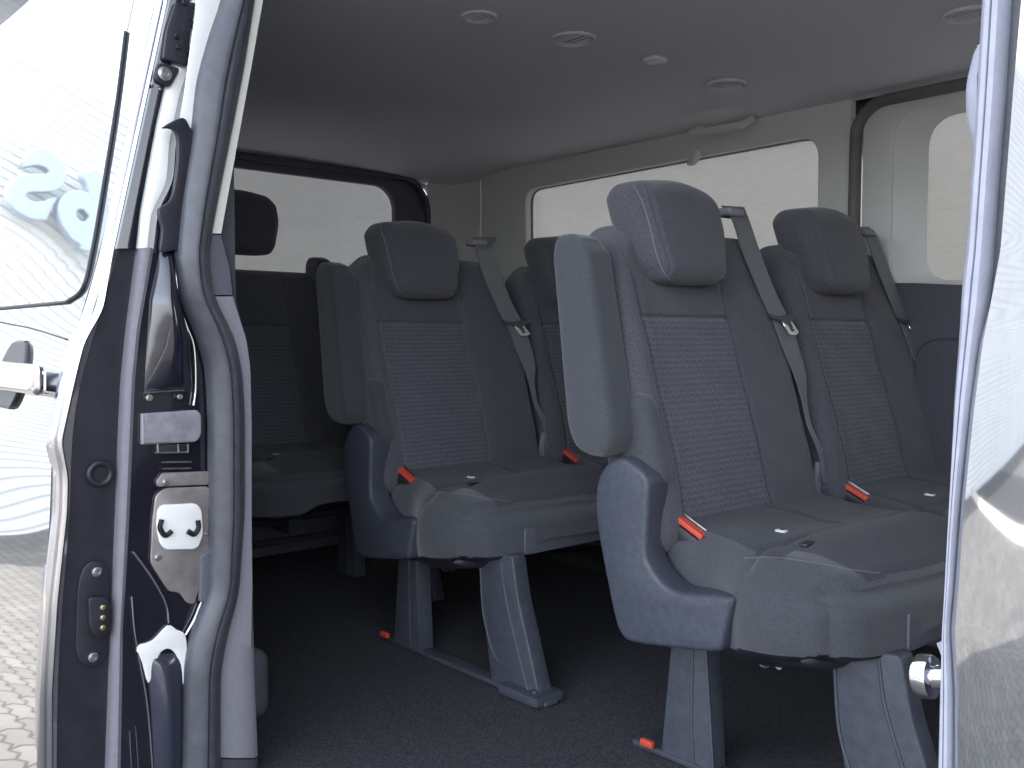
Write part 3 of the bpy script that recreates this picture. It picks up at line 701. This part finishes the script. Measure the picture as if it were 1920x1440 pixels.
# ================================================================= SEATS
# coordinates below are those of the near seat of the second row
def back_x(z): return -1.085-.28*(z-.45)
def gss(x, c, s): return math.exp(-((x-c)/s)**2)
def sm(a, b, x):
    t = max(0, min(1, (x-a)/(b-a))); return t*t*(3-2*t)
def backrest():
    y0, y1, z0, z1, th = 1.335, 1.895, .40, 1.03, .125
    cy = (y0+y1)/2
    def fn(p, q):
        z = p.z; v = (z-z0)/(z1-z0); u = q.y; d = q.x
        hw = 1-.03*sm(.5, 1, v)-.06*max(0, (v-.80)/.20)**2
        y = cy+(p.y-cy)*hw
        if u < 0: y += .045*sm(.86, 1.0, v)*abs(u)
        fr = sm(.0, 1.0, d)
        dx = 0
        bol = .018*sm(1.425, 1.36, y)+.006*sm(1.66, 1.75, y)
        dx += fr*bol*sm(.0, .2, v)*(1-sm(.75, .95, v))
        dx += fr*.012*gss(v, .28, .2)*gss(y, 1.53, .16)
        inb = 1-sm(.80, .83, v)*.4
        g = .008*(gss(y, 1.387+.012*(1-v), .0045)+gss(y, 1.685-.004*v, .0045))*inb
        if 1.38 < y < 1.69: g += .008*gss(z, .842, .004)
        dx -= fr*g
        y -= .010*gss(v, .1, .18)*(1 if u < -.9 else 0)
        x = -th/2+(p.x)+dx
        wr = .0016*math.sin(z*46+y*9)*math.sin(y*31+z*7)*fr
        return (back_x(z)+x+wr, y, z)
    me = rbox((0, cy, (z0+z1)/2), (th, y1-y0, z1-z0), .045, (10, 110, 120), fn)
    me.materials.append(M['fabric']); me.materials.append(M['knit'])
    for f in me.polygons:
        c_ = f.center
        if 1.39 < c_.y < 1.682 and .43 < c_.z < .841 and c_.x > back_x(c_.z)-.03: f.material_index = 1
    return me
def headrest():
    y0, y1, z0, z1, th = 1.412, 1.682, .908, 1.126, .115
    cy = (y0+y1)/2; cz = (z0+z1)/2
    def fn(p, q):
        z = p.z; low = sm(1.04, .93, z); y = cy+(p.y-cy)*(1-.15*low-.03*sm(.6, 1, q.z))-.006*low
        bk = sm(.1, -1, q.x)
        x = p.x+.055*low*bk
        x += .014*(1-q.y*q.y)*sm(0, 1, q.x)
        g = .004*gss(q.y, -.80, .022)*sm(.2, 1, q.x)+.004*gss(q.y, .86, .02)*sm(.2, 1, q.x)
        x -= g
        z2 = z-.012*sm(0, 1, abs(q.y))*sm(0, 1, q.z)+.012*(abs(q.y)**3)*sm(.3, 1, -q.z)
        return (back_x(z)+.035+x-th/2+.02, y, z2)
    return rbox((0, cy, cz), (th, y1-y0, z1-z0), .042, (14, 44, 34), fn)
def cushion():
    x0, x1, y0, y1, z0, z1 = -1.17, -.685, 1.365, 1.93, .222, .470
    cx, cy, cz = (x0+x1)/2, (y0+y1)/2, (z0+z1)/2
    def fn(p, q):
        x, y, z = p
        t = (x-x0)/(x1-x0)
        fr = sm(.35, 1, t)
        top = sm(0, 1, q.z)
        bot = sm(0, -1, q.z)
        z -= top*(.050*t)                       # the seat slopes to the front
        z += top*.030*gss(t, .72, .16)*sm(-1, -.3, q.y)*sm(1.05, .5, q.y)    # thigh roll
        z += bot*(.048*sm(.1, 1, t))  # underside rises forward
        z -= top*.014*gss(y, 1.94, .05)
        # side belly
        side = sm(-.2, -1, q.y)
        y -= side*.018*gss(t, .62, .3)*gss(q.z, -.1, .7)+.050*sm(.30, .60, t)*sm(1.62, 1.40, y)*(1-.35*sm(.2, 1, q.z))
        x += sm(.3, 1, q.x)*(.03*gss(q.y, .1, .7)-.035*sm(.45, 1, -q.z)-.02*gss(q.z, .8, .3))
        z += bot*.085*sm(.62, .92, t)*sm(1.43, 1.53, y)
        # rounded near front corner
        x -= .05*max(0, -q.y)**4*sm(.3, 1, q.x)
        # seams
        z -= top*.006*(gss(y, 1.655, .004)+gss(y, 1.735, .004))*sm(.62, .5, t)
        z -= top*.007*gss(t, .60+.05*q.y, .012)
        z += .0022*math.sin(x*38+y*11)*math.sin(y*27+x*9)*top
        y += .002*math.sin(x*40+z*22)*side
        return (x, y, z)
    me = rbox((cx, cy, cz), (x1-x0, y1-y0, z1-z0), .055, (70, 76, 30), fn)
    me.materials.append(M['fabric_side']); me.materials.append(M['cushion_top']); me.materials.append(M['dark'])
    nf = len(me.polygons); base = nf-70*76
    for f in me.polygons:
        if f.index >= base:
            i, j = divmod(f.index-base, 76)
            if 2 <= i <= 66-int(3*math.sin(j/76*math.pi)) and j >= 6+(7 if i > 42 else 0): f.material_index = 1
        elif f.index >= base-70*76 or f.normal.z < -.45: f.material_index = 2
    return me
def armrest():
    cy = 1.300
    def fn(p, q):
        z = p.z; v = (z-.585)/(.995-.585)
        tap = math.sqrt(max(0, 1-((.17-v)/.17)**2)) if v < .17 else 1
        x = p.x*(.40+.60*tap)*(.97-.20*v-.12*sm(.9, 1, v))+(-1.204-.165*(z-.6))
        y = cy+.004+(p.y-cy)*(.72+.28*tap)*(1-.12*v-.1*sm(.9, 1, v))
        if q.y < 0: x -= .0
        return (x, y, z+.012*(q.x > 0)*q.x*sm(.9, 1, v)*-1)
    return rbox((0, cy, .79), (.125, .085, .42), .022, (12, 10, 44), fn)
def panel_loop():
    px = [(1126, 930), (1132, 895), (1150, 870), (1175, 862), (1197, 872), (1209, 895), (1212, 930), (1209, 985), (1208, 1040), (1216, 1062), (1236, 1090), (1262, 1108), (1300, 1113), (1352, 1117), (1369, 1124), (1368, 1140), (1358, 1180), (1350, 1208), (1336, 1218), (1270, 1212), (1195, 1200), (1172, 1185), (1160, 1150), (1140, 1050), (1128, 975)]
    P = [onY(x-(14 if x < 1199 else 0), y+(5 if y > 1190 else -3 if y < 875 else 0), 1.292) for x, y in px]
    return [Vector((p.x, p.y, 0)) for p in cr([Vector((p.x, p.z, 0)) for p in P], 3, True)]
def place_on(y, x0, dx=0): pass
def leg_rear():
    P = [onY(x, y, 1.41) for x, y in ((1250, 1215), (1344, 1235), (1344, 1462), (1232, 1425))]
    zb_ = 0
    q = [(P[0].x+.0, .27), (P[1].x, .27), (P[2].x, zb_), (P[3].x-.03, zb_)]
    return q
def seat(root, near=True, far_legs=False):
    objs = {}
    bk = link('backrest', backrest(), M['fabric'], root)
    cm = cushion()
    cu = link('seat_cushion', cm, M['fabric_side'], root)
    # stitched edge: short dashes
    ms = []
    for i in range(46):
        px = 1398+i*5.4
        py = interp([(1390, 1400)][0:0] or [(0, 0), (1, 1)], 0) if 0 else None
    objs['cushion'] = cu
    hr = link('headrest', headrest(), M['fabric'], root)
    cy, z0, z1 = 1.5625, .905, 1.118
    st = []
    for s_, yy in ((-1, 1.436), (1, 1.70)):
        st.append([Vector((back_x(z)+.0545-.012*((z-1.01)/.11)**2, yy-s_*(-.012+.03*sm(1.02, .93, z)), z)) for z in [1.085-.02*i for i in range(8)]])
    for q_ in (1.47, 1.64): link('headrest_post', tube([Vector((back_x(1.0)-.055, q_, .95)), Vector((back_x(1.05)-.055, q_, 1.05))], .006, 10), M['chrome'], hr)
    from mathutils.bvhtree import BVHTree
    def caster(o):
        tr = BVHTree.FromPolygons([v.co+root.location for v in o.data.vertices], [tuple(f.vertices) for f in o.data.polygons])
        return lambda x, y: tr.ray_cast(CP, ray(x, y))[0]
    def stitch(o, px, m, r=.0011, step=1, name='seam'):
        h = caster(o); pa = cr([Vector((x, y, 0)) for x, y in px], 14); pts = [h(p.x, p.y) for p in pa]; ms = []
        if step == 1:
            run = []
            for p in pts+[None]:
                if p is None or (run and (p-run[-1]).length > .03):
                    if len(run) > 2: ms.append(tube(run, r, 5))
                    run = [] if p is None else [p]
                else: run.append(p)
        else:
            for i in range(0, len(pts)-1, step):
                if pts[i] and pts[i+1] and (pts[i]-pts[i+1]).length < .02: ms.append(tube([pts[i], pts[i+1]], r, 5))
        if ms: return link(name, join(ms), m, o)
    if near:
        stitch(hr, [(1187, 346), (1205, 380), (1220, 430), (1232, 480), (1248, 515), (1275, 535), (1310, 543), (1340, 536), (1354, 518)], M['thread'])
        stitch(bk, [(1222, 800), (1234, 850), (1246, 900), (1250, 940)], M['thread'], .001, 2, 'stitching')
        stitch(bk, [(1150, 600), (1160, 660), (1170, 730)], M['thread'], .001, 2, 'stitching')
    # belt guide and belt
    def bp(x, y, off=.014): return at(x, y, (back_x(.45)+off, 0, .45), (1, 0, .28))
    def strap(L_, off=.014, m=M['belt'], name='seat_belt', parent=root, th=.0016):
        vs = []; fs = []
        A = cr([Vector((a_[0], a_[1], a_[4] if len(a_) > 4 else off)) for a_ in L_], 6); B = cr([Vector((a_[2], a_[3], a_[4] if len(a_) > 4 else off)) for a_ in L_], 6)
        for a_, b_ in zip(A, B):
            a3 = bp(a_.x, a_.y, a_.z); b3 = bp(b_.x, b_.y, b_.z); nn = Vector((1, 0, .28)).normalized()
            for u in (0, .2, .4, .6, .8, 1): vs.append(a3.lerp(b3, u)+nn*(.0008*math.cos(u*math.pi*5)))
            vs.append(b3-nn*th); vs.append(a3-nn*th)
        K = 8
        for i in range(len(A)-1):
            for k in range(K): fs.append((i*K+k, i*K+(k+1) % K, (i+1)*K+(k+1) % K, (i+1)*K+k))
        fs.append(tuple(range(K))); fs.append(tuple((len(A)-1)*K+k for k in range(K)))
        return link(name, mesh(vs, fs), m, parent)
    sb = strap([(1352, 385, 1396, 388, -.04), (1372, 410, 1406, 414, .008), (1392, 470, 1424, 466), (1424, 548, 1452, 540), (1446, 596, 1476, 590)])
    strap([(1448, 596, 1478, 592), (1468, 650, 1497, 645), (1490, 705, 1512, 700), (1504, 750, 1514, 745, .01), (1515, 800, 1522, 795, .0), (1535, 850, 1546, 845, -.005), (1545, 905, 1568, 895, -.01)], name='lower_belt', parent=sb)
    # guide
    g0 = bp(1375, 402, .0); link('belt_guide', rbox((g0.x-.01, g0.y, g0.z+.004), (.045, .056, .020), .008, (8, 10, 6)), M["grey_trim"], bk)
    # tongue
    nn = Vector((1, 0, .28)).normalized()
    t1 = [bp(x, y, .018) for x, y in ((1437, 588), (1452, 594), (1468, 595), (1488, 592), (1492, 597), (1480, 604), (1474, 612), (1462, 603), (1446, 598))]
    def flat(Pts, th, m, name, parent, hole=None):
        o = Pts[0]; ey = Vector((0, 1, 0)); ez = nn.cross(ey).normalized()
        if ez.z < 0: ez = -ez
        f2 = lambda p_: Vector(((p_-o).dot(ey), (p_-o).dot(ez)))
        return link(name, plate([f2(p_) for p_ in Pts], [[f2(p_) for p_ in hole]] if hole else [], th, lambda u, v, w_: o+ey*u+ez*v+nn*w_), m, parent, smooth=False)
    tg_ = flat(t1, .006, M['plastic'], 'belt_tongue', sb)
    t2 = [bp(x, y, .021) for x, y in ((1462, 598), (1478, 596), (1496, 624), (1490, 629), (1478, 628))]
    t2h = [bp(x, y, .021) for x, y in ((1472, 604), (1478, 602), (1489, 620), (1482, 623))]
    flat(t2, .003, M['chrome'], 'tongue_blade', tg_, t2h)
    # buckle
    B0 = Vector((-1.035, 1.402, .415)); ax = Vector((.42, .10, -.55)).normalized()
    # buckle body: slab lying along the cushion's side
    p1, p2 = Vector((-1.108, 1.380, .476)), Vector((-1.034, 1.387, .438))
    d = (p2-p1).normalized(); up_ = Vector((0, 0, 1)); nrm = d.cross(up_).normalized(); up_ = nrm.cross(d).normalized()
    def obox(c_, sx, sy_, sz, r, m, name, parent, n=(8, 5, 8)):
        me = rbox((0, 0, 0), (sx, sy_, sz), r, n)
        me.transform(Matrix.Translation(c_) @ Matrix((d, nrm, up_)).transposed().to_4x4()); return link(name, me, m, parent)
    c_ = (p1+p2)/2
    bu = obox(c_-up_*.055+d*.004, .092, .030, .105, .006, M['dark'], 'belt_buckle', root)
    obox(c_+up_*.004+nrm*.003, .086, .019, .010, .002, M['red'], 'release_button', bu)
    obox(c_+up_*.006-nrm*.011, .074, .003, .012, .001, M['steel'], 'buckle_slot', bu)
    # anchor label and strap
    from mathutils.bvhtree import BVHTree
    co = [v.co+root.location for v in cu.data.vertices]; tree = BVHTree.FromPolygons(co, [tuple(f.vertices) for f in cu.data.polygons])
    def hit(x, y):
        h = tree.ray_cast(CP, ray(x, y)); return (h[0], h[1]) if h[0] is not None else (None, None)
    q_, qn = hit(1465, 997)
    if q_: link('anchor_label', rbox(q_, (.022, .014, .008), .003, (5, 4, 4)), M['label'], cu); link('label_mark', rbox(q_+Vector((.002, -.0005, .0032)), (.009, .006, .005), .002, (4, 4, 4)), M['dark'], cu)
    q_, qn = hit(1515, 1020)
    if q_: link('anchor_tab', rbox(q_, (.016, .034, .008), .003, (5, 4, 4)), M['dark'], cu)
    if near:
        ms = []; pa = cr([Vector((x, y, 0)) for x, y in ((1396, 1046), (1450, 1045), (1500, 1051), (1560, 1061), (1610, 1070), (1650, 1075))], 22)
        for i in range(0, len(pa)-1, 2):
            h0, h1 = hit(pa[i].x, pa[i].y)[0], hit(pa[i+1].x, pa[i+1].y)[0]
            if h0 and h1 and (h1-h0).length < .02: ms.append(tube([h0, h1], .0011, 5))
        if ms: link('stitching', join(ms), M['thread'], cu)
    if near:
        pl = panel_loop(); N_ = len(pl)
        link('side_panel', plate([Vector((p.x, p.y)) for p in pl], [], .066, lambda u, v, w_: (u+.003*(w_/.066), 1.358-w_, v), .010), M['plastic'], root)
        ap = [onX(x, y, -1.12) for x, y in ((1531, 866), (1545, 872), (1566, 905), (1590, 956), (1515, 948), (1520, 925))]
        link('belt_anchor_cover', plate([Vector((p.y, p.z)) for p in ap], [], .012, lambda u, v, w_: (-1.126+w_, u, v), .003), M['grey_trim'], root)
        link('armrest', armrest(), M['fabric_side'], root)
        link('armrest_pivot', rbox((-1.150, 1.352, .615), (.10, .05, .17), .024, (8, 8, 10), lambda p, q: (p.x-.30*(p.z-.6), p.y, p.z)), M['fabric_side'], root)
    legs(root, 1.41 if near else 1.84, near)
    # front under-rail and cross frame
    link('front_rail', rbox((-.700, 1.68, .336), (.05, .48, .064), .006, (5, 12, 6), lambda p, q: (p.x, p.y, p.z)), M['mid_trim'], root)
    link('seat_frame', join([box(-1.1, -.72, 1.42, 1.46, .25, .29), box(-1.1, -.72, 1.84, 1.88, .25, .29), tube([Vector((-.95, 1.42, .265)), Vector((-.95, 1.88, .265))], .012, 8), tube([Vector((-.82, 1.42, .275)), Vector((-.82, 1.88, .275))], .01, 8)]), M['dark'], root)
    if near:
        link('floor_rail', box(-1.20, -.55, 1.385, 1.425, .002, .014, .003), M['leg'], root)
        link('rail_foot', join([rbox((-.62, 1.405, .014), (.13, .085, .024), .006, (6, 6, 4)), cyl((-.585, 1.385, .028), (0, 0, 1), .008, .008, 12), cyl((-.655, 1.425, .028), (0, 0, 1), .006, .006, 12)]), M['plastic'], root)
        link('lock_indicator', rbox((-1.155, 1.378, .022), (.03, .012, .014), .003, (4, 4, 4)), M['red'], root)
        link('frame_bolt', join([cyl((-.865, 1.375, .252), (0, 1, 0), .007, .012, 16), torus((-.9, 1.38, .252), (0, 1, 0), .014, .002, 16, 6)]), M['steel'], root)
def legs(root, Y, near):
    # rear post: narrow plate with two ribs; front leg: broad plate leaning forward, rim raised round a panel
    def lp_(pts, y, th, m, name, parent, bev=.004): return link(name, plate(fillet(pts, .012), [], th, lambda u, v, w_: (u, y+th/2-w_, v), bev), m, parent)
    r = lp_([(-1.105, .27), (-1.028, .27), (-1.010, .0), (-1.132, .0)], Y, .042, M['leg'], 'leg', root)
    for x_t, x_b in ((-1.058, -1.052), (-1.030, -1.008)):
        link('leg_rib', tube([Vector((x_t, Y-.022, .26)), Vector((x_b-.006, Y-.022, .08)), Vector((x_b, Y-.022, .01))], .0026, 6), M['plastic'], r)
    f = lp_([(-.785, .30), (-.665, .315), (-.645, .22), (-.572, .012), (-.735, .0), (-.765, .16)], Y, .042, M['leg'], 'leg', root)
    link('leg_rib', tube(cr([Vector((-.775, Y-.022, .29)), Vector((-.762, Y-.022, .16)), Vector((-.72, Y-.022, .07)), Vector((-.67, Y-.022, .06))], 5), .0028, 6), M['plastic'], f)
    link('leg_rib', tube(cr([Vector((-.70, Y-.022, .30)), Vector((-.685, Y-.022, .22)), Vector((-.637, Y-.022, .09)), Vector((-.605, Y-.022, .015))], 5), .0028, 6), M['plastic'], f)
ORG = Vector((-1.0, 1.6, 0))
def new_seat(label, off, near, src=None):
    if src is None:
        root = empty('van_seat', ORG, label, 'seat', 'grey cloth seats inside the van'); seat(root, near); root.location = ORG+Vector(off); return root
    def cp(o, par):
        c = o.copy(); COL.objects.link(c); c.parent = par
        for ch in list(o.children): cp(ch, c)
        return c
    root = cp(src, None); root['label'] = label; root.location = ORG+Vector(off); return root
root0 = empty('van_seat', ORG, '', 'seat', 'grey cloth seats inside the van'); seat(root0, True)
root1 = empty('van_seat', ORG, '', 'seat', 'grey cloth seats inside the van'); seat(root1, False)
RX = -.895
root0['label'] = 'nearest grey cloth seat with blue-grey side panel and upright armrest'
root1['label'] = 'nearest-row seat beside the far sliding door, belt at its far shoulder'
root1.location = ORG+Vector((0, .60, 0))
sC = new_seat('middle-row seat with armrest and side panel in front of the tailgate window', (RX, .0, 0), True, root0)
sD = new_seat('middle-row far seat half hidden behind the nearest seat armrest', (RX, .59, 0), False, root1)
sE = new_seat('rearmost seat beside the left pillar with raised headrest against the rear window', (-1.66, -.14, 0), False, root1)
sF = new_seat('rearmost seat hidden behind the middle-row seat, only its armrest top showing', (-1.66, .40, .06), True, root0)
for ch in list(sE.children):
    if ch.name.split('.')[0] == 'headrest':
        ch.location.z += .165; ch.location.x -= .03
for s_, kinds in ((sE, ('front_rail', 'belt_buckle', 'seat_belt', 'belt_guide')), (sF, ('side_panel', 'floor_rail', 'rail_foot', 'lock_indicator', 'belt_buckle', 'belt_guide', 'headrest', 'frame_bolt', 'leg', 'seat_belt'))):
    doomed = []
    for ch in list(s_.children_recursive):
        if ch.name.split('.')[0] in kinds: doomed += [ch]+list(ch.children_recursive)
    for nm in {g.name for g in doomed}: bpy.data.objects.remove(bpy.data.objects[nm])
sF.location.z = 0
for ch in sF.children:
    if ch.name.split('.')[0] == 'armrest': ch.location.z += .085
hall()
